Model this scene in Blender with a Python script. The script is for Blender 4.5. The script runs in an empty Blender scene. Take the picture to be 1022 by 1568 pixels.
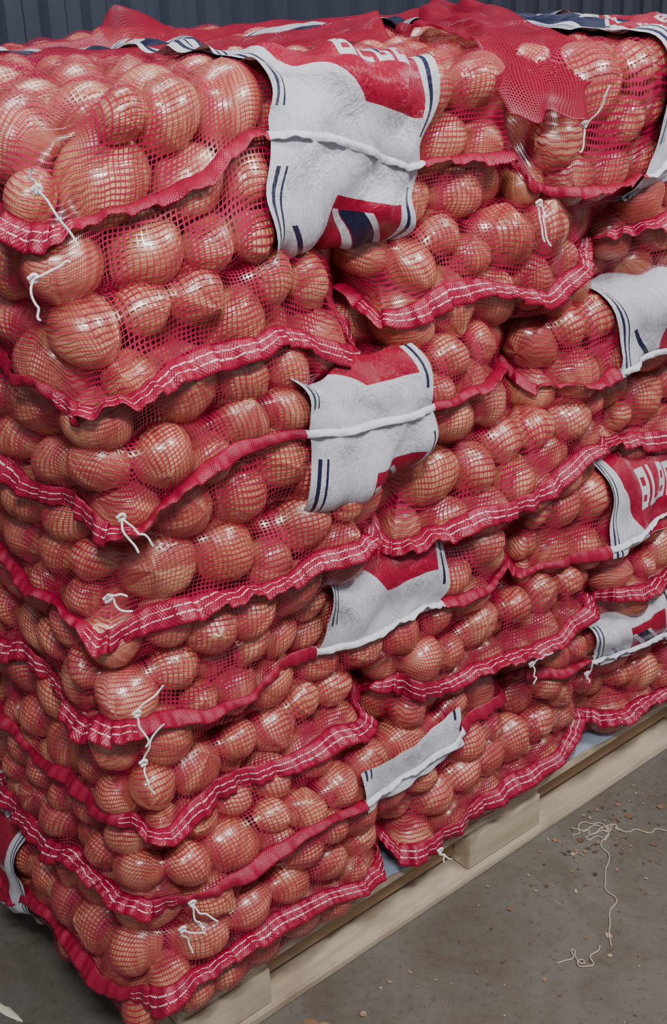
import bpy, math, numpy as np, bmesh
from mathutils import Vector, Matrix
rng=np.random.default_rng(11)
SC=bpy.context.scene
COL=bpy.context.collection
# =====================================================================
# helpers
# =====================================================================
def link(o,parent=None):
    COL.objects.link(o)
    if parent is not None: o.parent=parent
    return o
def np_mesh(name,V,Q,mat,smooth=True,uv=None,attrs=None,parent=None,solid=None):
    V=np.asarray(V,dtype=np.float32);Q=np.asarray(Q,dtype=np.int32)
    me=bpy.data.meshes.new(name)
    n=len(Q);k=Q.shape[1]
    me.vertices.add(len(V));me.vertices.foreach_set('co',V.ravel())
    me.loops.add(n*k);me.loops.foreach_set('vertex_index',Q.ravel())
    me.polygons.add(n)
    me.polygons.foreach_set('loop_start',np.arange(0,n*k,k,dtype=np.int32))
    me.polygons.foreach_set('loop_total',np.full(n,k,dtype=np.int32))
    me.polygons.foreach_set('use_smooth',np.full(n,smooth))
    me.update(calc_edges=True)
    if uv is not None:
        l=me.uv_layers.new(name='UVMap')
        l.data.foreach_set('uv',np.asarray(uv,dtype=np.float32)[Q.ravel()].ravel())
    if attrs:
        for an,av in attrs.items():
            av=np.asarray(av,dtype=np.float32)
            if av.ndim==1:
                at=me.attributes.new(an,'FLOAT','POINT');at.data.foreach_set('value',av)
            else:
                at=me.attributes.new(an,'FLOAT_VECTOR','POINT');at.data.foreach_set('vector',av.ravel())
    me.materials.append(mat)
    o=bpy.data.objects.new(name,me)
    link(o,parent)
    if solid:
        s=o.modifiers.new('sol','SOLIDIFY');s.thickness=solid;s.offset=0
    return o
def grid_quads(ni,nj,base=0,flip=False):
    i,j=np.meshgrid(np.arange(ni-1),np.arange(nj-1),indexing='ij')
    a=(i*nj+j).ravel()+base
    q=np.stack([a,a+nj,a+nj+1,a+1],1)
    return q[:,::-1] if flip else q
def empty(name,loc=(0,0,0)):
    e=bpy.data.objects.new(name,None);e.empty_display_size=.1;e.location=loc;COL.objects.link(e);return e

class M:
    def __init__(s,name):
        s.m=bpy.data.materials.new(name);s.m.use_nodes=True;s.t=s.m.node_tree;s.t.nodes.clear()
        s.out=s.n('ShaderNodeOutputMaterial')
    def n(s,t,**k):
        x=s.t.nodes.new(t)
        for a,b in k.items():
            if a=='ins':
                for kk,vv in b.items():
                    if isinstance(vv,bpy.types.NodeSocket): s.t.links.new(vv,x.inputs[kk])
                    else: x.inputs[kk].default_value=vv
            else: setattr(x,a,b)
        return x
    def l(s,a,b): s.t.links.new(a,b)
    def math(s,op,a,b=None,c=None,clamp=False):
        x=s.n('ShaderNodeMath',operation=op,use_clamp=clamp)
        for i,v in enumerate((a,b,c)):
            if v is None: continue
            if isinstance(v,(int,float)): x.inputs[i].default_value=v
            else: s.l(v,x.inputs[i])
        return x.outputs[0]
    def ramp(s,fac,stops,interp='LINEAR'):
        r=s.n('ShaderNodeValToRGB');r.color_ramp.interpolation=interp
        e=r.color_ramp.elements
        while len(e)<len(stops): e.new(.5)
        for q,(p,c) in zip(e,stops): q.position=p;q.color=(c[0],c[1],c[2],1)
        s.l(fac,r.inputs[0]);return r.outputs[0]
    def mix(s,fac,a,b,mode='MIX'):
        x=s.n('ShaderNodeMix',data_type='RGBA',blend_type=mode)
        for i,v in ((0,fac),(6,a),(7,b)):
            if isinstance(v,(int,float)): x.inputs[i].default_value=v
            elif isinstance(v,tuple): x.inputs[i].default_value=(v[0],v[1],v[2],1)
            else: s.l(v,x.inputs[i])
        return x.outputs[2]
    def noise(s,vec,scale,detail=3,rough=.5,dist=0):
        x=s.n('ShaderNodeTexNoise',ins={'Scale':scale,'Detail':detail,'Roughness':rough,'Distortion':dist})
        if vec is not None: s.l(vec,x.inputs['Vector'])
        return x
    def bsdf(s,**k):
        b=s.n('ShaderNodeBsdfPrincipled')
        for kk,v in k.items():
            kk=kk.replace('_',' ')
            if isinstance(v,(int,float)): b.inputs[kk].default_value=v
            elif isinstance(v,tuple): b.inputs[kk].default_value=(v[0],v[1],v[2],1)
            else: s.l(v,b.inputs[kk])
        return b
    def surf(s,sh): s.l(sh,s.out.inputs['Surface']);return s.m
    def bump(s,h,strength,dist):
        b=s.n('ShaderNodeBump',ins={'Strength':strength,'Distance':dist});s.l(h,b.inputs['Height']);return b.outputs[0]

# =====================================================================
# materials
# =====================================================================
def mat_onion():
    m=M('onion_skin')
    ol=m.n('ShaderNodeAttribute',attribute_name='oloc').outputs['Vector']
    rd=m.n('ShaderNodeAttribute',attribute_name='orand').outputs['Fac']
    st=m.noise(ol,8,3,.6).outputs['Fac']
    big=m.noise(ol,1.4,3,.55).outputs['Fac']
    base=m.ramp(rd,[(0,(.46,.15,.075)),(.3,(.62,.30,.12)),(.55,(.52,.18,.11)),(.8,(.70,.40,.17)),(1,(.34,.09,.065))])
    c=m.mix(m.ramp(st,[(.35,(0,0,0)),(.75,(1,1,1))]),base,(.25,.06,.035))
    c=m.mix(m.ramp(big,[(.47,(0,0,0)),(.72,(.75,.75,.75))]),c,(.78,.52,.28))
    c=m.mix(m.ramp(big,[(.28,(.85,.85,.85)),(.47,(0,0,0))]),c,(.33,.07,.065))
    b=m.bsdf(Base_Color=c,Roughness=m.ramp(big,[(.3,(.22,)*3),(.8,(.38,)*3)]),Specular_IOR_Level=.7,Coat_Weight=.3,Coat_Roughness=.13)
    m.l(m.bump(m.math('ADD',st,big),.35,.003),b.inputs['Normal'])
    return m.surf(b.outputs[0])
def mat_net():
    m=M('red_net')
    uv=m.n('ShaderNodeUVMap').outputs[0]
    gap=m.n('ShaderNodeAttribute',attribute_name='gap').outputs['Fac']
    nz=m.noise(uv,14,2,.5).outputs['Color']
    d=m.n('ShaderNodeVectorMath',operation='SCALE',ins={0:nz,'Scale':.014}).outputs[0]
    v=m.n('ShaderNodeVectorMath',operation='ADD',ins={0:uv,1:d}).outputs[0]
    v=m.n('ShaderNodeVectorMath',operation='SCALE',ins={0:v,'Scale':1/.0066}).outputs[0]
    sp=m.n('ShaderNodeSeparateXYZ',ins={0:v})
    hw=m.math('ADD',.085,m.math('MULTIPLY',gap,6.5),clamp=True)
    pn=m.noise(uv,9,2,.5).outputs['Fac']
    hw=m.math('ADD',hw,m.math('MULTIPLY',m.math('SUBTRACT',pn,.5),.10))
    hw=m.math('MINIMUM',hw,.26)
    th=m.math('SUBTRACT',.5,hw)
    ms=[]
    for o in (0,1):
        fr=m.math('FRACT',sp.outputs[o])
        ab=m.math('ABSOLUTE',m.math('SUBTRACT',fr,.5))
        ms.append(m.math('GREATER_THAN',ab,th))
    mask=m.math('MAXIMUM',ms[0],ms[1])
    b=m.bsdf(Base_Color=(.40,.002,.052),Roughness=.25,Specular_IOR_Level=1.0)
    tl=m.n('ShaderNodeBsdfTranslucent',ins={'Color':(.52,.004,.07,1)})
    mx=m.n('ShaderNodeMixShader',ins={0:.15,1:b.outputs[0],2:tl.outputs[0]})
    tr=m.n('ShaderNodeBsdfTransparent')
    mm=m.n('ShaderNodeMixShader',ins={0:mask,1:tr.outputs[0],2:mx.outputs[0]})
    return m.surf(mm.outputs[0])
def mat_band():
    m=M('red_seam_band')
    uv=m.n('ShaderNodeUVMap').outputs[0]
    sp=m.n('ShaderNodeSeparateXYZ',ins={0:uv})
    u,v=sp.outputs[0],sp.outputs[1]
    thick=m.n('ShaderNodeAttribute',attribute_name='thick').outputs['Fac']
    lab=m.n('ShaderNodeAttribute',attribute_name='lab').outputs['Fac']
    wv=m.math('MULTIPLY',m.math('SINE',m.math('MULTIPLY',u,2*math.pi/.0038)),m.math('SINE',m.math('MULTIPLY',v,40.)))
    nz=m.noise(uv,60,3,.6).outputs['Fac']
    ms_=m.noise(m.n('ShaderNodeVectorMath',operation='MULTIPLY',ins={0:uv,1:(60,1.2,1)}).outputs[0],1.,3,.6).outputs['Fac']
    c=m.mix(m.ramp(nz,[(.3,(0,0,0)),(.8,(1,1,1))]),(.17,.0006,.016),(.45,.002,.044))
    c=m.mix(m.ramp(ms_,[(.5,(0,0,0)),(.75,(.6,.6,.6))]),c,(.13,.0006,.012))
    c=m.mix(m.math('MULTIPLY',m.math('GREATER_THAN',wv,.5),.2),c,(.60,.03,.10))
    wob=m.math('MULTIPLY',m.math('SUBTRACT',m.noise(uv,25,2).outputs['Fac'],.5),.10)
    vv=m.math('ADD',v,wob)
    def line(c0,hwid):
        return m.math('LESS_THAN',m.math('ABSOLUTE',m.math('SUBTRACT',vv,c0)),hwid)
    dash=m.math('GREATER_THAN',m.math('FRACT',m.math('MULTIPLY',u,1/.014)),.14)
    ln=m.math('MULTIPLY',m.math('MAXIMUM',line(.33,.024),line(.62,.024)),m.math('MULTIPLY',dash,m.math('GREATER_THAN',thick,.5)))
    c=m.mix(m.math('MULTIPLY',ln,.75),c,(.85,.64,.70))
    c=m.mix(m.math('GREATER_THAN',lab,.5),c,(.66,.66,.72))
    b=m.bsdf(Base_Color=c,Roughness=.38,Specular_IOR_Level=.5)
    hh=m.math('ADD',m.math('MULTIPLY',wv,.45),m.math('ADD',m.math('MULTIPLY',ln,2.),m.math('MULTIPLY',ms_,3.)))
    m.l(m.bump(hh,.5,.0012),b.inputs['Normal'])
    return m.surf(b.outputs[0])
def mat_fabric():
    m=M('dense_red_mesh')
    uv=m.n('ShaderNodeUVMap').outputs[0]
    v=m.n('ShaderNodeVectorMath',operation='SCALE',ins={0:uv,'Scale':1/.0042}).outputs[0]
    sp=m.n('ShaderNodeSeparateXYZ',ins={0:v})
    ms=[m.math('GREATER_THAN',m.math('ABSOLUTE',m.math('SUBTRACT',m.math('FRACT',sp.outputs[o]),.5)),.29) for o in (0,1)]
    mask=m.math('MAXIMUM',ms[0],ms[1])
    nz=m.noise(uv,12,3).outputs['Fac']
    c=m.mix(nz,(.20,.001,.018),(.44,.003,.045))
    b=m.bsdf(Base_Color=c,Roughness=.4,Specular_IOR_Level=.5)
    tl=m.n('ShaderNodeBsdfTranslucent',ins={'Color':(.58,.004,.06,1)})
    mx=m.n('ShaderNodeMixShader',ins={0:.3,1:b.outputs[0],2:tl.outputs[0]})
    tr=m.n('ShaderNodeBsdfTransparent')
    mm=m.n('ShaderNodeMixShader',ins={0:mask,1:tr.outputs[0],2:mx.outputs[0]})
    return m.surf(mm.outputs[0])
def mat_label():
    m=M('printed_label')
    uv=m.n('ShaderNodeUVMap').outputs[0]
    sp=m.n('ShaderNodeSeparateXYZ',ins={0:uv});u,v=sp.outputs[0],sp.outputs[1]
    G=lambda a,b:m.math('GREATER_THAN',a,b)
    Ls=lambda a,b:m.math('LESS_THAN',a,b)
    A=lambda *x: x[0] if len(x)==1 else m.math('MULTIPLY',x[0],A(*x[1:]))
    O=lambda *x: x[0] if len(x)==1 else m.math('MAXIMUM',x[0],O(*x[1:]))
    white=(.72,.73,.79);red=(.40,.002,.035);navy=(.012,.016,.06)
    c=m.mix(0.,white,white)
    edge=m.math('ADD',.058,m.math('MULTIPLY',m.math('MAXIMUM',m.math('SUBTRACT',.50,u),0.),.28))
    R1=A(G(v,edge),G(u,.16),Ls(u,.91),Ls(v,.36))
    c=m.mix(R1,c,red)
    def lettering(v0,v1,u0,u1,n):
        cu_=m.math('MULTIPLY',m.math('SUBTRACT',u,u0),n/(u1-u0))
        fr=m.math('FRACT',cu_);fl=m.math('FLOOR',cu_)
        rv=m.math('DIVIDE',m.math('SUBTRACT',v,v0),v1-v0)
        wn=m.n('ShaderNodeTexWhiteNoise',noise_dimensions='1D');m.l(fl,wn.inputs['W']);rw=wn.outputs['Value']
        ring=A(G(m.math('ABSOLUTE',m.math('SUBTRACT',fr,.45)),.17),O(G(rw,.35),Ls(fr,.4)))
        bars=O(A(G(rv,.78),G(rw,.2)),Ls(rv,.20),A(Ls(m.math('ABSOLUTE',m.math('SUBTRACT',rv,.48)),.10),G(rw,.5)))
        gl=A(O(ring,bars),G(fr,.06),Ls(fr,.84))
        return A(gl,G(v,v0),Ls(v,v1),G(u,u0),Ls(u,u1))
    c=m.mix(lettering(.115,.165,.40,.84,4),c,white)
    c=m.mix(lettering(.185,.215,.30,.84,6),c,white)
    T1=A(G(v,.245),Ls(u,.62),G(u,.14))
    c=m.mix(T1,c,navy)
    dt=m.math('SUBTRACT',v,m.math('MULTIPLY',u,.26))
    c=m.mix(A(G(v,.235),Ls(m.math('ABSOLUTE',m.math('SUBTRACT',dt,.17)),.018),G(u,.14)),c,white)
    c=m.mix(A(G(v,.235),Ls(m.math('ABSOLUTE',m.math('SUBTRACT',dt,.17)),.008),G(u,.14)),c,red)
    R2=A(Ls(v,-.060),G(u,.44),Ls(u,.91))
    c=m.mix(R2,c,red)
    dg=m.math('ADD',m.math('MULTIPLY',u,.28),v)
    D1=A(Ls(m.math('ABSOLUTE',m.math('SUBTRACT',dg,.055)),.008),Ls(v,-.075),G(u,.45),Ls(u,.90))
    D3=A(Ls(m.math('ABSOLUTE',m.math('SUBTRACT',dg,.085)),.020),Ls(v,-.075),G(u,.52),Ls(u,.90))
    D4=A(Ls(m.math('ABSOLUTE',m.math('SUBTRACT',dg,.110)),.006),Ls(v,-.075),G(u,.52),Ls(u,.90))
    c=m.mix(D3,c,navy);c=m.mix(O(D1,D4),c,white)
    D2=A(Ls(m.math('ABSOLUTE',m.math('SUBTRACT',dg,-.045)),.006),Ls(v,-.09),G(u,.1),Ls(u,.5))
    c=m.mix(D2,c,navy)
    e=O(Ls(m.math('ABSOLUTE',m.math('SUBTRACT',u,.045)),.010),Ls(m.math('ABSOLUTE',m.math('SUBTRACT',u,.085)),.006),
        Ls(m.math('ABSOLUTE',m.math('SUBTRACT',u,.955)),.010))
    e=A(e,G(m.math('ABSOLUTE',v),.035))
    c=m.mix(e,c,navy)
    c=m.mix(lettering(.40,.66,.25,.75,7),c,navy)
    wv=m.n('ShaderNodeTexWave',ins={'Scale':90.,'Distortion':.5});m.l(uv,wv.inputs['Vector'])
    cr=m.noise(m.n('ShaderNodeVectorMath',operation='MULTIPLY',ins={0:uv,1:(7,12,1)}).outputs[0],1.,5,.65,.6).outputs['Fac']
    b=m.bsdf(Base_Color=c,Roughness=.24,Specular_IOR_Level=.7)
    m.l(m.bump(m.math('ADD',cr,m.math('MULTIPLY',wv.outputs['Fac'],.03)),1.,.018),b.inputs['Normal'])
    return m.surf(b.outputs[0])
def mat_wood(name,a,bc):
    m=M(name)
    tc=m.n('ShaderNodeTexCoord').outputs['Object']
    sc=m.n('ShaderNodeVectorMath',operation='MULTIPLY',ins={0:tc,1:(2.5,30,30)}).outputs[0]
    g=m.noise(sc,1.,4,.6,.8).outputs['Fac']
    blot=m.noise(tc,6,4,.6).outputs['Fac']
    c=m.mix(m.ramp(g,[(.3,(0,0,0)),(.7,(1,1,1))]),a,bc)
    c=m.mix(m.ramp(blot,[(.45,(0,0,0)),(.75,(.75,.75,.75))]),c,(.20,.14,.09))
    b=m.bsdf(Base_Color=c,Roughness=.75)
    m.l(m.bump(g,.4,.002),b.inputs['Normal'])
    return m.surf(b.outputs[0])
def mat_floor():
    m=M('concrete_floor')
    tc=m.n('ShaderNodeTexCoord').outputs['Object']
    n1=m.noise(tc,1.6,6,.6).outputs['Fac'];n2=m.noise(tc,60,6,.7).outputs['Fac'];n3=m.noise(tc,5,6,.7,.5).outputs['Fac']
    c=m.mix(m.ramp(n1,[(.3,(0,0,0)),(.7,(1,1,1))]),(.102,.094,.079),(.148,.137,.114))
    c=m.mix(m.ramp(n3,[(.42,(0,0,0)),(.68,(.75,.75,.75))]),c,(.080,.058,.038))
    c=m.mix(m.ramp(n2,[(.36,(.5,.5,.5)),(.46,(0,0,0))]),c,(.055,.048,.04))
    c=m.mix(m.ramp(n2,[(.62,(0,0,0)),(.72,(.3,.3,.3))]),c,(.24,.22,.18))
    b=m.bsdf(Base_Color=c,Roughness=m.ramp(n3,[(.3,(.40,)*3),(.7,(.62,)*3)]))
    m.l(m.bump(n2,.15,.002),b.inputs['Normal'])
    return m.surf(b.outputs[0])
def mat_wall():
    m=M('painted_corrugated_steel')
    tc=m.n('ShaderNodeTexCoord').outputs['Object']
    n1=m.noise(m.n('ShaderNodeVectorMath',operation='MULTIPLY',ins={0:tc,1:(6,6,.8)}).outputs[0],1.,5,.6).outputs['Fac']
    c=m.mix(n1,(.020,.027,.045),(.055,.065,.095))
    return m.surf(m.bsdf(Base_Color=c,Roughness=.45).outputs[0])
def mat_simple(name,c,r=.5,**k):
    m=M(name)
    tc=m.n('ShaderNodeTexCoord').outputs['Object']
    n=m.noise(tc,80,3).outputs['Fac']
    cc=m.mix(n,tuple(x*.82 for x in c),tuple(min(1,x*1.12) for x in c))
    return m.surf(m.bsdf(Base_Color=cc,Roughness=r,**k).outputs[0])
MO=mat_onion();MN=mat_net();MB=mat_band();MFB=mat_fabric();ML=mat_label()
MS=mat_simple('white_string',(.80,.78,.76),.6)

# =====================================================================
# onion base meshes (three bulb profiles)
# =====================================================================
NU,NV=22,14
def onion_base(neck,flat):
    lat=np.linspace(0,math.pi,NV)[:,None];lon=np.linspace(0,2*math.pi,NU,endpoint=False)[None,:]
    r=1+neck*np.exp(-(lat/.30)**2)-.05*np.exp(-((lat-.55)/.25)**2)+.04*np.exp(-((math.pi-lat)/.15)**2)+0*lon
    r=r*(1+.018*np.cos(3*lon+1)+.012*np.cos(5*lon))
    x=r*np.sin(lat)*np.cos(lon);y=r*np.sin(lat)*np.sin(lon);z=r*np.cos(lat)*flat
    V=np.stack([x,y,z+0*x],-1).reshape(-1,3)
    oloc=np.stack([np.cos(lon)+0*lat,np.sin(lon)+0*lat,(lat/math.pi)*.35+0*lon],-1).reshape(-1,3)
    return V,oloc
i,j=np.meshgrid(np.arange(NV-1),np.arange(NU),indexing='ij')
OQ=np.stack([i*NU+j,(i+1)*NU+j,(i+1)*NU+(j+1)%NU,i*NU+(j+1)%NU],-1).reshape(-1,4)
OB=[onion_base(.14,.94),onion_base(.07,.86),onion_base(.10,1.0)]
def rand_rot(r):
    q=r.normal(size=4);q/=np.linalg.norm(q)
    w,x,y,z=q
    return np.array([[1-2*(y*y+z*z),2*(x*y-z*w),2*(x*z+y*w)],[2*(x*y+z*w),1-2*(x*x+z*z),2*(y*z-x*w)],[2*(x*z-y*w),2*(y*z+x*w),1-2*(x*x+y*y)]])

def warp(P):
    P=P.copy();x,y,z=P[:,0],P[:,1],P[:,2]
    k=np.clip((z-.15)/.25,0,1)
    dz=k*(.008*np.sin(7.1*x+3.3*z+2*y+.6)+.006*np.sin(13*x-6*z+5*y))
    dy=k*(.014*np.sin(5.2*x+7.7*z+1.1)+.011*np.sin(11*x-13*z)+.007*np.sin(23*x+9*z))
    dx=k*(.012*np.sin(5.7*y+8.1*z+.4)+.008*np.sin(12*y-11*z))
    low=np.clip((.42-z)/.2,0,1)
    over=np.maximum(0,.02-x)
    dz=dz-low*.60*over
    P[:,0]=x+dx;P[:,1]=y+dy;P[:,2]=z+dz
    return P

TOP=1.53
def rbox_clamp(p,a,b,c,R,rc):
    ax=a-R;by=b-R
    cz=np.maximum(c-R,.002)
    p[:,2]=np.clip(p[:,2],-cz,cz)
    p[:,0]=np.clip(p[:,0],-ax,ax);p[:,1]=np.clip(p[:,1],-by,by)
    rr=np.maximum(rc-R,.01)
    ex=np.abs(p[:,0])-(a-rc);ey=np.abs(p[:,1])-(b-rc)
    m=(ex>0)&(ey>0)
    d=np.sqrt(ex**2+ey**2)
    f=np.where(m&(d>rr),rr/np.maximum(d,1e-6),1)
    p[:,0]=np.where(m,np.sign(p[:,0])*((a-rc)+ex*f),p[:,0])
    p[:,1]=np.where(m,np.sign(p[:,1])*((b-rc)+ey*f),p[:,1])
    return p

def make_sack(x0,x1,y0,y1,z0,z1,seam=None,thick='F',label=None,seed=0,visible=True,Rm=.043):
    r=np.random.default_rng(seed)
    root=empty('onion_sack',((x0+x1)/2,(y0+y1)/2,(z0+z1)/2))
    org=np.array([(x0+x1)/2,(y0+y1)/2,(z0+z1)/2])
    a=(x1-x0)/2;b=(y1-y0)/2;c=(z1-z0)/2
    rh=.10;ro=min(.045,c*.6)
    vol=8*a*b*c
    N=int(vol*.62/(4/3*math.pi*Rm**3))
    R=np.clip(r.normal(Rm,.0068,N),Rm*.66,min(Rm*1.42,c*.87))
    p=r.uniform(-1,1,(N,3))*np.array([a,b,c])
    for it in range(160):
        d=p[:,None,:]-p[None,:,:]
        dist=np.sqrt((d**2).sum(-1))+1e-9
        ov=np.maximum((R[:,None]+R[None,:])*.985-dist,0);np.fill_diagonal(ov,0)
        p+=((ov/dist)[:,:,None]*d).sum(1)*.38
        p=rbox_clamp(p,a,b,c,R,rh)
    g=rh-ro;E=g+ro*math.pi/2+(c-ro)
    S=(a-rh)+E;T=(b-rh)+E
    step=.0075 if visible else .02
    ns=int(2*S/step)|1;nt=int(2*T/step)|1
    s=np.linspace(-S,S,ns)[:,None]+np.zeros((1,nt));t=np.linspace(-T,T,nt)[None,:]+np.zeros((ns,1))
    es=np.maximum(np.abs(s)-(a-rh),0);et=np.maximum(np.abs(t)-(b-rh),0)
    m=np.maximum(es,et);nn=np.sqrt(es**2+et**2)+1e-12
    hx=np.sign(s)*es/nn;hy=np.sign(t)*et/nn
    al=np.clip((m-g)/ro,0,math.pi/2)
    bx=np.sign(s)*np.minimum(np.abs(s),a-rh)+hx*np.minimum(m,g)
    by=np.sign(t)*np.minimum(np.abs(t),b-rh)+hy*np.minimum(m,g)
    zq=(c-ro)-np.maximum(0,m-g-ro*math.pi/2)
    nrm=np.stack([hx*np.sin(al),hy*np.sin(al),np.cos(al)],-1)
    w=np.clip((m-g*.5)/(E-g*.5),0,1);w=w*w*(3-2*w)
    ph=r.uniform(0,6.28,4)
    per=np.arctan2(by/b,bx/a)
    rz=.012*np.sin(3*per+ph[0])+.009*np.sin(7*per+ph[1])+.006*np.sin(13*per+ph[2])
    if seam is not None:
        xs,zs=seam
        fz=np.interp(bx+org[0],xs,zs)-org[2]
        wf=np.clip((-hy-.15)/.5,0,1)
        rz=wf*fz+(1-wf)*rz
    zoff=w*rz
    grids=[]
    for sgn in (1,-1):
        q=np.stack([bx,by,sgn*zq+zoff],-1).reshape(-1,3)
        n=nrm.copy();n[...,2]*=sgn;n=n.reshape(-1,3)
        RR=R+.0022
        nC=n@p.T;qn=(q*n).sum(1)
        proj=nC-qn[:,None]
        oc2=(p**2).sum(1)[None,:]-2*q@p.T+(q**2).sum(1)[:,None]
        d2=oc2-proj**2
        hit=np.where(d2<RR[None,:]**2,proj+np.sqrt(np.maximum(RR[None,:]**2-d2,0)),-1).max(1)
        hit=np.clip(hit,ro-.035,ro+.02).reshape(ns,nt)
        grids.append([q.reshape(ns,nt,3),n.reshape(ns,nt,3),hit,hit.copy()])
    border=np.zeros((ns,nt),bool);border[0]=border[-1]=True;border[:,0]=border[:,-1]=True
    for it in range(70):
        for G in grids:
            rr=G[3];pd=np.pad(rr,1,mode='edge')
            av=(pd[:-2,1:-1]+pd[2:,1:-1]+pd[1:-1,:-2]+pd[1:-1,2:])/4
            G[3]=np.maximum(G[2],av-.00024)
        mb=np.maximum(grids[0][3],grids[1][3])*.5+.5*(grids[0][3]+grids[1][3])/2
        for G in grids: G[3]=np.where(border,mb,G[3])
    Vs=[];Qs=[];UV=[];GA=[];Ps=[]
    for k,G in enumerate(grids):
        P=G[0]+G[1]*G[3][...,None]
        Ps.append(P)
        Vs.append(P.reshape(-1,3));Qs.append(grid_quads(ns,nt,k*ns*nt,flip=(k==1)))
        UV.append(np.stack([s+k*.3,t],-1).reshape(-1,2))
        GA.append((G[3]-G[2]).ravel())
    V=warp(np.concatenate(Vs)+org)-org
    np_mesh('net',V,np.concatenate(Qs),MN,uv=np.concatenate(UV),attrs={'gap':np.concatenate(GA)},parent=root)
    W=p+org
    keep=(W[:,1]<.17)|(W[:,0]<.15)|(W[:,2]>TOP-.17)|(W[:,0]>1.49)|(W[:,1]>1.2)
    idx=np.where(keep)[0]
    OV=[];OQs=[];OL=[];OR=[];bi=0
    for k in idx:
        Vb,ol=OB[r.integers(3)]
        sc=R[k]*np.array([1,1+r.uniform(-.10,.04),1])
        v=(Vb*sc)@rand_rot(r).T+p[k]
        OV.append(v);OQs.append(OQ+bi);bi+=len(v)
        OL.append(ol+r.uniform(0,50,3));OR.append(np.full(len(v),r.uniform()))
    if OV:
        V=warp(np.concatenate(OV)+org)-org
        np_mesh('onions',V,np.concatenate(OQs),MO,attrs={'oloc':np.concatenate(OL),'orand':np.concatenate(OR)},parent=root)
    if label is not None:
        ax,l0,l1,tu,td,sh=label
        Vl=[];Ql=[];Ul=[];base=0
        for k,G in enumerate(grids):
            rr=G[3].copy()
            for _ in range(18):
                pd=np.pad(rr,1,mode='edge')
                av=(pd[:-2,1:-1]+pd[2:,1:-1]+pd[1:-1,:-2]+pd[1:-1,2:])/4
                rr=np.where(border,rr,np.maximum(G[3],av))
            sg=1 if k==0 else -1
            ds=(T+t)*sg if ax=='x' else (S+s)*sg
            cs=s if ax=='x' else t
            cr=(.0030*np.sin(cs*38+ds*21+ph[0])+.0026*np.sin(cs*71-ds*33+ph[1])+.0022*np.sin(ds*90+cs*19+ph[2])+.0016*np.sin(cs*140+ds*60))
            rr=rr+.0105+cr*np.clip(np.abs(ds)/.02,0.2,1)
            P=G[0]+G[1]*rr[...,None]
            reach=tu if k==0 else td
            if ax=='x':
                i0=np.searchsorted(s[:,0],l0-org[0]);i1=np.searchsorted(s[:,0],l1-org[0])
                j1=np.searchsorted(t[0],-T+reach)
                sub=P[i0:i1,0:j1].copy();uu=(s[i0:i1,0:j1]-s[i0,0])/(s[i1-1,0]-s[i0,0]);vv=(t[i0:i1,0:j1]+T)*sg
                sub[...,0]+=.004*np.sin(vv*70+ph[0])+.003*np.sin(vv*31+uu*5)-.12*np.maximum(0,-vv)
            else:
                j0=np.searchsorted(t[0],l0-org[1]);j1=np.searchsorted(t[0],l1-org[1]);i1=np.searchsorted(s[:,0],-S+reach)
                if i1<2 or j1-j0<2: continue
                sub=P[0:i1,j0:j1].copy();uu=(t[0:i1,j0:j1]-t[0,j0])/(t[0,j1-1]-t[0,j0]);vv=(s[0:i1,j0:j1]+S)*sg
            if min(sub.shape[:2])<2: continue
            Vl.append(sub.reshape(-1,3));Ul.append(np.stack([uu,vv+sh],-1).reshape(-1,2))
            Ql.append(grid_quads(sub.shape[0],sub.shape[1],base,flip=(k==1)));base+=sub.shape[0]*sub.shape[1]
        V=warp(np.concatenate(Vl)+org)-org
        np_mesh('printed_label',V,np.concatenate(Ql),ML,uv=np.concatenate(Ul),parent=root)
    P=Ps[0]
    loop=np.concatenate([P[:-1,0],P[-1,:-1],P[:0:-1,-1],P[0,:0:-1]])
    H=np.stack([hx,hy],-1);hl=np.concatenate([H[:-1,0],H[-1,:-1],H[:0:-1,-1],H[0,:0:-1]])
    K=2
    def dens(A):
        B=np.roll(A,-1,0);return np.stack([A*(1-k/K)+B*k/K for k in range(K)],1).reshape(-1,A.shape[1])
    loop=dens(loop);hl=dens(hl)
    for _ in range(10):
        loop=(np.roll(loop,1,0)+2*loop+np.roll(loop,-1,0))/4
    for _ in range(6): hl=(np.roll(hl,1,0)+hl+np.roll(hl,-1,0))/3
    hl/=np.linalg.norm(hl,axis=1)[:,None]+1e-9
    seg=np.linalg.norm(np.roll(loop,-1,0)-loop,axis=1);L=np.concatenate([[0],np.cumsum(seg)[:-1]])
    n=len(loop)
    if thick=='F': tw=np.clip((-hl[:,1]-.25)*3,0,1)
    elif thick=='L': tw=np.clip((-hl[:,0]-.25)*3,0,1)
    else: tw=np.zeros(n)
    width=.0195+.0155*tw
    width*=1+(.15+.18*(1-tw))*np.sin(L*23+ph[0])
    lab=np.zeros(n)
    if label is not None and label[0]=='x':
        lab=((loop[:,0]+org[0]>label[1])&(loop[:,0]+org[0]<label[2])&(hl[:,1]<-.5)).astype(float)
    width=np.where(lab>.5,.011,width)
    phi=-(.80+.50*np.sin(L*9+ph[1])+.30*np.sin(L*19+ph[2]))
    nv=9
    v=np.linspace(0,1,nv)
    d=np.stack([hl[:,0]*np.cos(phi),hl[:,1]*np.cos(phi),np.sin(phi)],-1)
    nn_=np.stack([-hl[:,0]*np.sin(phi),-hl[:,1]*np.sin(phi),np.cos(phi)],-1)
    ruf=(.0065*np.sin(L*2*math.pi/.055+ph[3]+2*np.sin(L*7))+.003*np.sin(L*2*math.pi/.021))
    lift=np.where(lab>.5,.0135,.003)
    for _ in range(3): lift=(np.roll(lift,1)+lift+np.roll(lift,-1))/3
    V=[]
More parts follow.
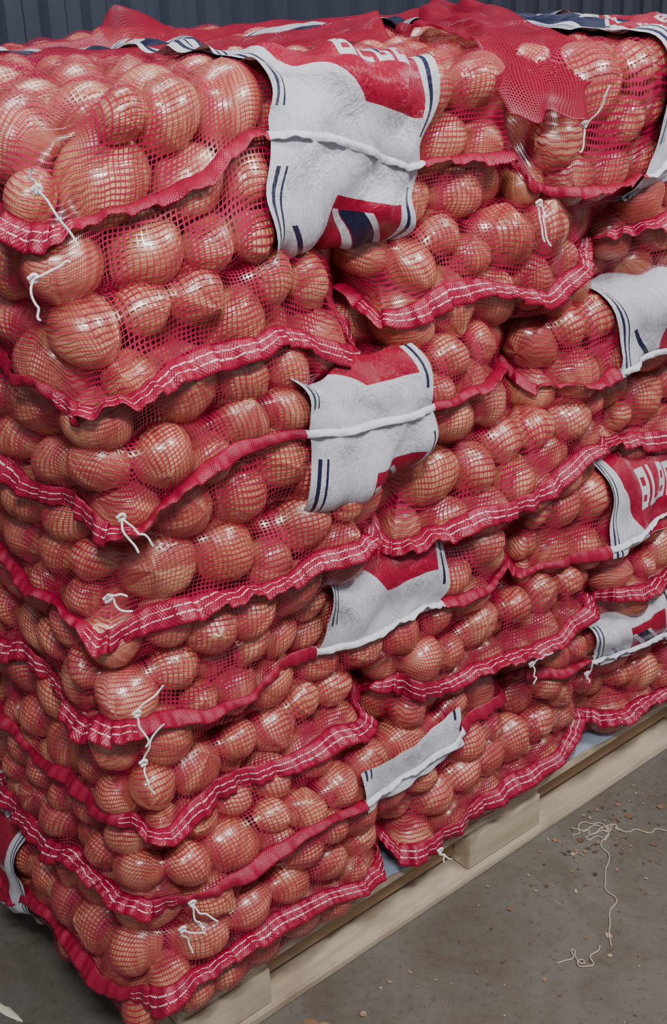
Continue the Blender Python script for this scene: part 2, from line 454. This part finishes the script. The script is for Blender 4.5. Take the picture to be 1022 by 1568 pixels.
    for k in range(nv):
        off=(v[k]-.25)*width
        V.append(loop+np.stack([hl[:,0],hl[:,1],0*L],-1)*lift[:,None]+d*off[:,None]+nn_*(ruf*(.3+.7*v[k])*(.65+.35*tw)+.0025*math.sin(v[k]*math.pi))[:,None])
    V=np.stack(V,1)
    V=np.concatenate([V,V[:1]],0)
    LL=np.concatenate([L,[L[-1]+seg[-1]]]);UVb=np.stack([LL[:,None]+0*v[None],0*LL[:,None]+v[None]],-1).reshape(-1,2)
    ta=np.repeat(np.concatenate([tw,tw[:1]]),nv);la=np.repeat(np.concatenate([lab,lab[:1]]),nv)
    V=warp(V.reshape(-1,3)+org)-org
    np_mesh('seam_band',V,grid_quads(n+1,nv),MB,uv=UVb,attrs={'thick':ta,'lab':la},parent=root,solid=.0015)
    return root

def tube(name,pts,rad,mat,parent=None):
    cu=bpy.data.curves.new(name,'CURVE');cu.dimensions='3D';cu.bevel_depth=rad;cu.bevel_resolution=2;cu.resolution_u=6
    sp=cu.splines.new('BEZIER');sp.bezier_points.add(len(pts)-1)
    for bp,p in zip(sp.bezier_points,pts):
        bp.co=p;bp.handle_left_type=bp.handle_right_type='AUTO'
    cu.materials.append(mat)
    o=bpy.data.objects.new(name,cu);link(o,parent);return o

# =====================================================================
# the stack
# =====================================================================
ZB=[.146,.315,.455,.605,.775,.95,1.115,1.30,TOP]
SE={
'A':([(0,1383),(74,1403),(137,1402),(195,1418),(266,1448),(392,1433),(532,1394),(649,1390),(777,1380)]),
'B':([(-41,1182),(20,1179),(78,1198),(146,1204),(227,1199),(303,1203),(370,1173),(428,1120),(478,1096)]),
'C':([(-35,1032),(0,1020),(40,998),(69,1035),(121,1056),(185,1070),(295,1068),(426,1049),(559,1030),(700,1040)]),
'D':([(-15,826),(25,822),(70,857),(145,859),(223,855),(270,859),(320,874),(382,869),(434,824),(470,773)]),
'E':([(-11,695),(42,697),(140,684),(223,681),(311,689),(430,662),(560,677),(717,668)]),
'F':([(-10,600),(8,560),(39,517),(91,524),(152,539),(225,526),(289,518),(370,516),(469,475),(545,445)]),
'G':([(-40,400),(31,381),(115,387),(190,394),(283,415),(352,402),(468,388),(609,400),(700,400)]),
'H':([(-6,240),(40,240),(103,246),(180,258),(288,238),(404,214),(470,214)]),
'A2':([(800,1370),(872,1325),(988,1321),(1115,1327),(1500,1400)]),
'B2':([(467,1176),(532,1173),(612,1196),(698,1191),(837,1160),(917,1183),(983,1205),(1128,1232)]),
'C2':([(800,1015),(849,997),(935,988),(1036,990),(1500,1030)]),
'D2':([(474,809),(559,797),(649,820),(776,822),(878,835),(929,857),(1063,835),(1188,818)]),
'E2':([(800,655),(839,640),(929,640),(1024,645),(1400,690)]),
'F2':([(493,580),(560,544),(624,510),(724,500),(830,490),(922,502),(995,544),(1095,543),(1231,516)]),
'G2':([(675,439),(778,442),(890,414),(988,402),(1113,387),(1256,365)]),
'H2':([(480,205),(595,198),(662,222),(769,220),(865,208),(922,218),(1065,218),(1271,212)]),
}
def seam(k):
    a=np.array(SE[k],float)/1000;return a[:,0],a[:,1]
LBL={'A':(.296,.571,.40,.20,0),'C':(.295,.53,.10,.115,0),'E':(.36,.61,.13,.008,0),'G':(.38,.645,.055,.030,0)}
LBR={'A':(1.05,1.32,.55,.20,0),'C':(1.0,1.26,.17,.02,-.14),'E':(1.03,1.28,.17,.025,.08),'G':(.98,1.24,.13,.02,-.12)}
RM={'A':.0455,'B':.0445,'C':.0435,'D':.043,'E':.0425,'F':.042,'G':.0415,'H':.0415}
LX={'A':-.035,'B':-.035,'C':-.035,'D':-.03,'E':-.035,'F':-.03,'G':-.035,'H':-.055}
names='HGFEDCBA'
sd=300
for li,nm in enumerate(names):
    z0=ZB[li]-(.012 if li else 0);z1=ZB[li+1]+(.012 if nm!='A' else 0)
    jx=lambda: rng.uniform(-.012,.012)
    fy=-.045 if nm=='H' else -.04
    if nm in 'ACEG':
        make_sack(LX[nm],.80,fy+jx(),.50,z0,z1,seam(nm),'L',('x',)+LBL[nm],seed=sd+1,Rm=RM[nm])
        make_sack(.80,1.64,fy+jx(),.50,z0,z1,seam(nm+'2'),'N',('x',)+LBR[nm],seed=sd+2,Rm=RM[nm])
        for q,(xa,xb) in enumerate([(-.03,.52),(.52,1.08),(1.08,1.64)]):
            vis=(nm=='A' or q==0)
            make_sack(xa,xb,.51,1.33,z0,z1,None,'N',('y',.58,.74,.7,0,.25) if nm=='A' else None,seed=sd+3+q,visible=vis,Rm=RM[nm])
    else:
        make_sack(LX[nm],.475,fy+jx(),.78,z0,z1,seam(nm),'F',('y',.31,.52,.14,.09,.09) if nm=='H' else None,seed=sd+1,Rm=RM[nm])
        make_sack(.475,1.03,fy+jx(),.78,z0,z1,seam(nm+'2'),'F',None,seed=sd+2,Rm=RM[nm])
        make_sack(1.03,1.64,fy+jx(),.78,z0,z1,seam(nm+'2'),'F',None,seed=sd+3,Rm=RM[nm])
        for q,(xa,xb) in enumerate([(-.03,.80),(.80,1.64)]):
            make_sack(xa,xb,.79,1.33,z0,z1,None,'N',None,seed=sd+4+q,visible=(q==0),Rm=RM[nm])
    sd+=10

# ---------- loose sack mouths: dense mesh folds lying on the top
def sheet(name,A,B,parent,nu=160,nv=22,wr=.004,seed=0,sm=10):
    r=np.random.default_rng(seed)
    def res(P,n):
        P=np.array(P,float);d=np.concatenate([[0],np.cumsum(np.linalg.norm(np.diff(P,axis=0),axis=1))]);u=np.linspace(0,d[-1],n)
        Q=np.stack([np.interp(u,d,P[:,k]) for k in range(3)],1)
        for _ in range(sm): Q[1:-1]=(Q[:-2]+2*Q[1:-1]+Q[2:])/4
        return Q,d[-1]
    a,la=res(A,nu);b,lb=res(B,nu)
    v=np.linspace(0,1,nv)[None,:,None]
    P=a[:,None]*(1-v)+b[:,None]*v
    uu=np.linspace(0,la,nu)[:,None];wd_=np.linalg.norm(a-b,axis=1).mean();vv=np.linspace(0,wd_,nv)[None,:]
    ph=r.uniform(0,6.28,6)
    h=wr*(np.sin(uu*31+vv*42+ph[0]+1.5*np.sin(uu*11))+.6*np.sin(uu*57-vv*60+ph[1])+.9*np.sin(vv*95+uu*12+ph[2]))
    P[...,2]+=h*.7;P[...,1]+=h*.8+.01*np.sin(uu*9+ph[3])
    return np_mesh(name,P.reshape(-1,3),grid_quads(nu,nv),MFB,uv=np.stack([uu+0*vv,vv+0*uu],-1).reshape(-1,2),parent=parent,solid=.001)
fold=empty('loose_sack_mesh')
sheet('rear_fold',[(.10,.80,1.48),(.35,.80,1.49),(.55,.80,1.49),(.7,.80,1.50),(1.0,.78,1.50),(1.4,.72,1.50)],
      [(.10,.86,1.525),(.35,.86,1.53),(.57,.86,1.545),(.60,.86,1.60),(.65,.86,1.585),(.72,.86,1.55),(.9,.86,1.545),(1.2,.84,1.55),(1.42,.78,1.565)],fold,seed=1,sm=3)
sheet('side_fold',[(-.08,.44,1.490),(.15,.45,1.505),(.30,.46,1.515),(.5,.49,1.515),(.7,.48,1.515),(.95,.48,1.52)],
      [(-.08,.56,1.515),(.10,.57,1.53),(.32,.58,1.54),(.5,.57,1.53),(.7,.58,1.54),(1.0,.56,1.565)],fold,seed=5)
sheet('corner_flap',[(1.0,.50,1.53),(.90,.28,1.545),(.78,.10,1.535),(.72,.0,1.485),(.72,-.04,1.44)],
      [(1.10,.50,1.585),(1.02,.24,1.57),(.95,.04,1.53),(.90,-.04,1.47),(.84,-.085,1.425)],fold,seed=2,wr=.007)
# ---------- white draw strings at the sack corners
ties=empty('tie_strings')
rt=np.random.default_rng(5)
for q,(x,z,dx) in enumerate([(-.054,1.437,.05),(-.072,1.345,.05),(0,1.036,.06),(-.032,.934,.05),(-.011,.753,.03),(-.010,.673,.03),(.042,.394,.03),(.021,.357,.03),(.856,1.416,.01),(.758,1.312,.01),(.559,.194,.01),(.789,.488,.02),(.954,.396,.02)]):
    for w in range(2):
        L=.035+.03*rt.random();p=np.array([x,-.062-.01*rt.random(),z]);pts=[tuple(p)]
        dirv=np.array([dx*14*rt.uniform(-.3,1),-.15,-.6+1.2*w*rt.random()]);dirv/=np.linalg.norm(dirv)
        for s_ in range(5):
            p=p+dirv*L/5+rt.normal(0,.004,3)*np.array([1,.4,1]);pts.append(tuple(p))
        tube('string',pts,.0014,MS,ties)
    tube('knot',[(x-.004,-.064,z),(x+.003,-.068,z+.004),(x+.005,-.066,z-.003),(x-.003,-.067,z-.003)],.0022,MS,ties)

# =====================================================================
# pallet
# =====================================================================
WA=mat_wood('pallet_wood_pale',(.37,.29,.19),(.52,.43,.31))
WB=mat_wood('pallet_wood_brown',(.28,.165,.085),(.40,.26,.145))
pal=empty('wooden_pallet')
def board(name,x0,x1,y0,y1,z0,z1,mat,jit=.002):
    bm=bmesh.new();bmesh.ops.create_cube(bm,size=1)
    for v in bm.verts:
        v.co=Vector(((x0+x1)/2+v.co.x*(x1-x0)+rng.uniform(-jit,jit),(y0+y1)/2+v.co.y*(y1-y0)+rng.uniform(-jit,jit),(z0+z1)/2+v.co.z*(z1-z0)))
    bmesh.ops.bevel(bm,geom=bm.edges[:],offset=.0025,segments=2,affect='EDGES')
    me=bpy.data.meshes.new(name);bm.to_mesh(me);bm.free();me.materials.append(mat)
    o=bpy.data.objects.new(name,me);link(o,pal);return o
PL,PX,PY=.03,1.62,1.34
for q,y in enumerate(np.linspace(-.01,PY-.13,7)):
    board('deck_board_%d'%q,PL,PX,y,y+.13,.122,.142,WA)
for q,(x,xe) in enumerate([(PL,.215),(.70,.91),(1.41,1.62)]):
    board('stringer_board_%d'%q,x,xe,0,PY,.100,.122,WA)
    for w,y in enumerate([0,.6,PY-.14]):
        board('block_%d_%d'%(q,w),x,xe,y-.006,y+.14,.024,.100,WA)
for q,y in enumerate([-.012,.6,PY-.14]):
    board('bottom_board_%d'%q,PL,PX,y,y+.14,0.0,.022,WA)
for q,(xa,xb) in enumerate([(.217,.698),(.912,1.408)]):
    board('side_board_%d'%q,xa,xb,.035,.055,.040,.121,WB)
for q,(x,xe) in enumerate([(PL,.215),(1.41,1.62)]):
    board('bottom_cross_board_%d'%q,x,xe,.142,PY-.142,0.0,.020,WB)
MSH=mat_simple('pallet_sheet_film',(.26,.31,.38),.3)
nsx=160;xx=np.linspace(.04,1.61,nsx);
front=np.stack([xx,-.010+.004*np.sin(xx*21)+.003*np.sin(xx*55),.1465+.0015*np.sin(xx*34)],1);lip=front.copy();lip[:,2]-=.003;lip[:,1]-=.001
back=front.copy();back[:,1]=1.3;back[:,2]=.1445;mid=front.copy();mid[:,1]=.02;mid[:,2]=.1445
VV=np.stack([lip,front,mid,back],1).reshape(-1,3)
np_mesh('plastic_film',VV,grid_quads(nsx,4),MSH,parent=pal)

# =====================================================================
# room
# =====================================================================
def quad(name,pts,mat):
    me=bpy.data.meshes.new(name);me.from_pydata(pts,[],[(0,1,2,3)]);me.materials.append(mat)
    o=bpy.data.objects.new(name,me);link(o);return o
quad('floor',[(-4,-4,0),(7,-4,0),(7,5,0),(-4,5,0)],mat_floor())
prof=[];x=-4.
while x<7:
    prof+= [(x,0),(x+.055,0),(x+.075,.03),(x+.125,.03),(x+.145,0)];x+=.145
Vw=[]
for (xx_,dd) in prof:
    Vw.append((xx_,2.3+dd,0));Vw.append((xx_,2.3+dd,3.0))
Vw=np.array(Vw);npf=len(prof)
Qw=np.array([[2*k,2*k+2,2*k+3,2*k+1] for k in range(npf-1)])
np_mesh('wall_back',Vw,Qw,mat_wall(),smooth=False)
# floor litter
TW=mat_simple('twine',(.42,.35,.27),.7)
lit=empty('loose_twine')
def ftube(name,pts,rad=.0013):
    tube(name,[(px+rng.normal(0,.003),py+rng.normal(0,.003),rad+.001) for px,py in pts],rad,TW,lit)
def densify(P,k=4,j=.006):
    P=np.array(P);o=[]
    for a_,b_ in zip(P[:-1],P[1:]):
        for t_ in range(k): o.append(a_+(b_-a_)*t_/k+rng.normal(0,j,2))
    o.append(P[-1]);return o
ftube('twine_long',densify([(.981,-.058),(1.0,-.102),(.942,-.156),(.859,-.228),(.770,-.305)]))
ftube('twine_side',densify([(.975,-.05),(1.041,-.112),(1.102,-.181)],5,.009))
ftube('twine_loop',densify([(.96,-.06),(1.0,-.05),(1.03,-.08),(1.0,-.12),(.97,-.09),(1.05,-.09)],3,.006))
ftube('twine_curl',densify([(.663,-.272),(.705,-.267),(.689,-.295),(.70,-.31),(.752,-.289)],3,.006))
rd_=np.random.default_rng(3)
def litter(name,items,mat):
    DV=[];DQ=[];DR=[];b0=0;n=6
    for cx,cy,s in items:
        ang=rd_.uniform(0,6.28);el=rd_.uniform(.4,1);a_=np.linspace(-1,1,n)
        U_,V_=np.meshgrid(a_,a_,indexing='ij')
        d_=np.maximum(1,np.sqrt(U_**2+V_**2));U2_=U_/d_;V2_=V_/d_*el
        z=.0012+s*.30*(U2_**2)*rd_.uniform(.2,1)+s*.05*np.sin(U_*5)
        DV.append(np.stack([cx+s*(U2_*math.cos(ang)-V2_*math.sin(ang)),cy+s*(U2_*math.sin(ang)+V2_*math.cos(ang)),np.abs(z)+.0005],-1).reshape(-1,3))
        DQ.append(grid_quads(n,n,b0));b0+=n*n;DR.append(np.full(n*n,rd_.uniform()))
    np_mesh(name,np.concatenate(DV),np.concatenate(DQ),mat,attrs={'orand':np.concatenate(DR)})
mm_=M('onion_skin_scrap');at=mm_.n('ShaderNodeAttribute',attribute_name='orand').outputs['Fac']
cc_=mm_.ramp(at,[(0,(.06,.04,.025)),(.4,(.16,.09,.045)),(.75,(.30,.19,.10)),(.95,(.42,.32,.22)),(1,(.35,.04,.05))])
MSC=mm_.surf(mm_.bsdf(Base_Color=cc_,Roughness=.6).outputs[0])
it=[(rd_.uniform(.1,1.9),-.025-rd_.gamma(1.6,.13),rd_.gamma(2,.0010)+.0006) for _ in range(260)]
it+=[(rd_.normal(1.02,.10),-.03-abs(rd_.normal(.06,.05)),rd_.gamma(2,.0013)+.0008) for _ in range(110)]
it+=[(.244,-.075,.018),(.26,-.09,.012),(.80,-.12,.006),(.78,-.10,.004),(.75,-.26,.005)]
litter('onion_skin_debris',it,MSC)
litter('onion_skin_debris',[(rd_.uniform(-.5,-.13),rd_.uniform(-.3,.9),rd_.gamma(2,.0014)+.0008) for _ in range(45)],MSC)
WC=mat_simple('wood_splinter',(.66,.62,.46),.6)
sx,sy=np.array([-.085,.36]),np.array([-.065,.285])
spl=[];nS=10
for k in range(nS):
    t_=k/(nS-1);c_=sx*(1-t_)+sy*t_;w_=.007*math.sin(math.pi*min(1,.15+t_*.85))+.001
    spl+= [(c_[0]-w_,c_[1],.002),(c_[0],c_[1],.006),(c_[0]+w_,c_[1]+.004*math.sin(k*2),.002)]
np_mesh('wood_splinter',np.array(spl)-np.array([.06,0.02,0]),grid_quads(nS,3),WC)

# =====================================================================
# lights
# =====================================================================
def area(name,loc,target,sx,sy,power,col):
    l=bpy.data.lights.new(name,'AREA');l.shape='RECTANGLE';l.size=sx;l.size_y=sy;l.energy=power;l.color=col
    o=bpy.data.objects.new(name,l);COL.objects.link(o);o.location=loc
    o.rotation_euler=(Vector(target)-Vector(loc)).to_track_quat('-Z','Y').to_euler();return o
area('ceiling_lamp',(-.9,-1.9,3.3),(.4,0,.8),.9,.18,104,(1,.98,1))
area('ceiling_lamp.001',(1.6,-1.7,3.4),(1.0,0,.8),.9,.18,80,(1,.98,1))
area('fill_light',(.6,1.0,3.8),(.6,.6,1.4),1.5,.3,50,(.95,.97,1))  # added fill light above the stack, not a room fitting
wd=bpy.data.worlds.new('world');SC.world=wd;wd.use_nodes=True
bg=wd.node_tree.nodes['Background'];bg.inputs[0].default_value=(.88,.88,1,1);bg.inputs[1].default_value=.37

# =====================================================================
# camera
# =====================================================================
f=1800.;th=math.atan(823.5/1800);rho=math.radians(2);aa=math.radians(50.7)
Fv=np.array([math.cos(aa)*math.cos(th),math.sin(aa)*math.cos(th),-math.sin(th)])
Rv=np.array([math.sin(aa),-math.cos(aa),0]);Uv=np.cross(Rv,Fv)
R2=Rv*math.cos(rho)-Uv*math.sin(rho);U2=Rv*math.sin(rho)+Uv*math.cos(rho)
cam=bpy.data.cameras.new('camera');co=bpy.data.objects.new('camera',cam);COL.objects.link(co)
cam.sensor_fit='VERTICAL';cam.sensor_height=24;cam.lens=24*f/1568.;cam.clip_start=.02
mw=Matrix.Identity(4)
for r_ in range(3):
    mw[r_][0]=R2[r_];mw[r_][1]=U2[r_];mw[r_][2]=-Fv[r_]
mw[0][3],mw[1][3],mw[2][3]=-.63,-1.25,1.635
co.matrix_world=mw
SC.camera=co
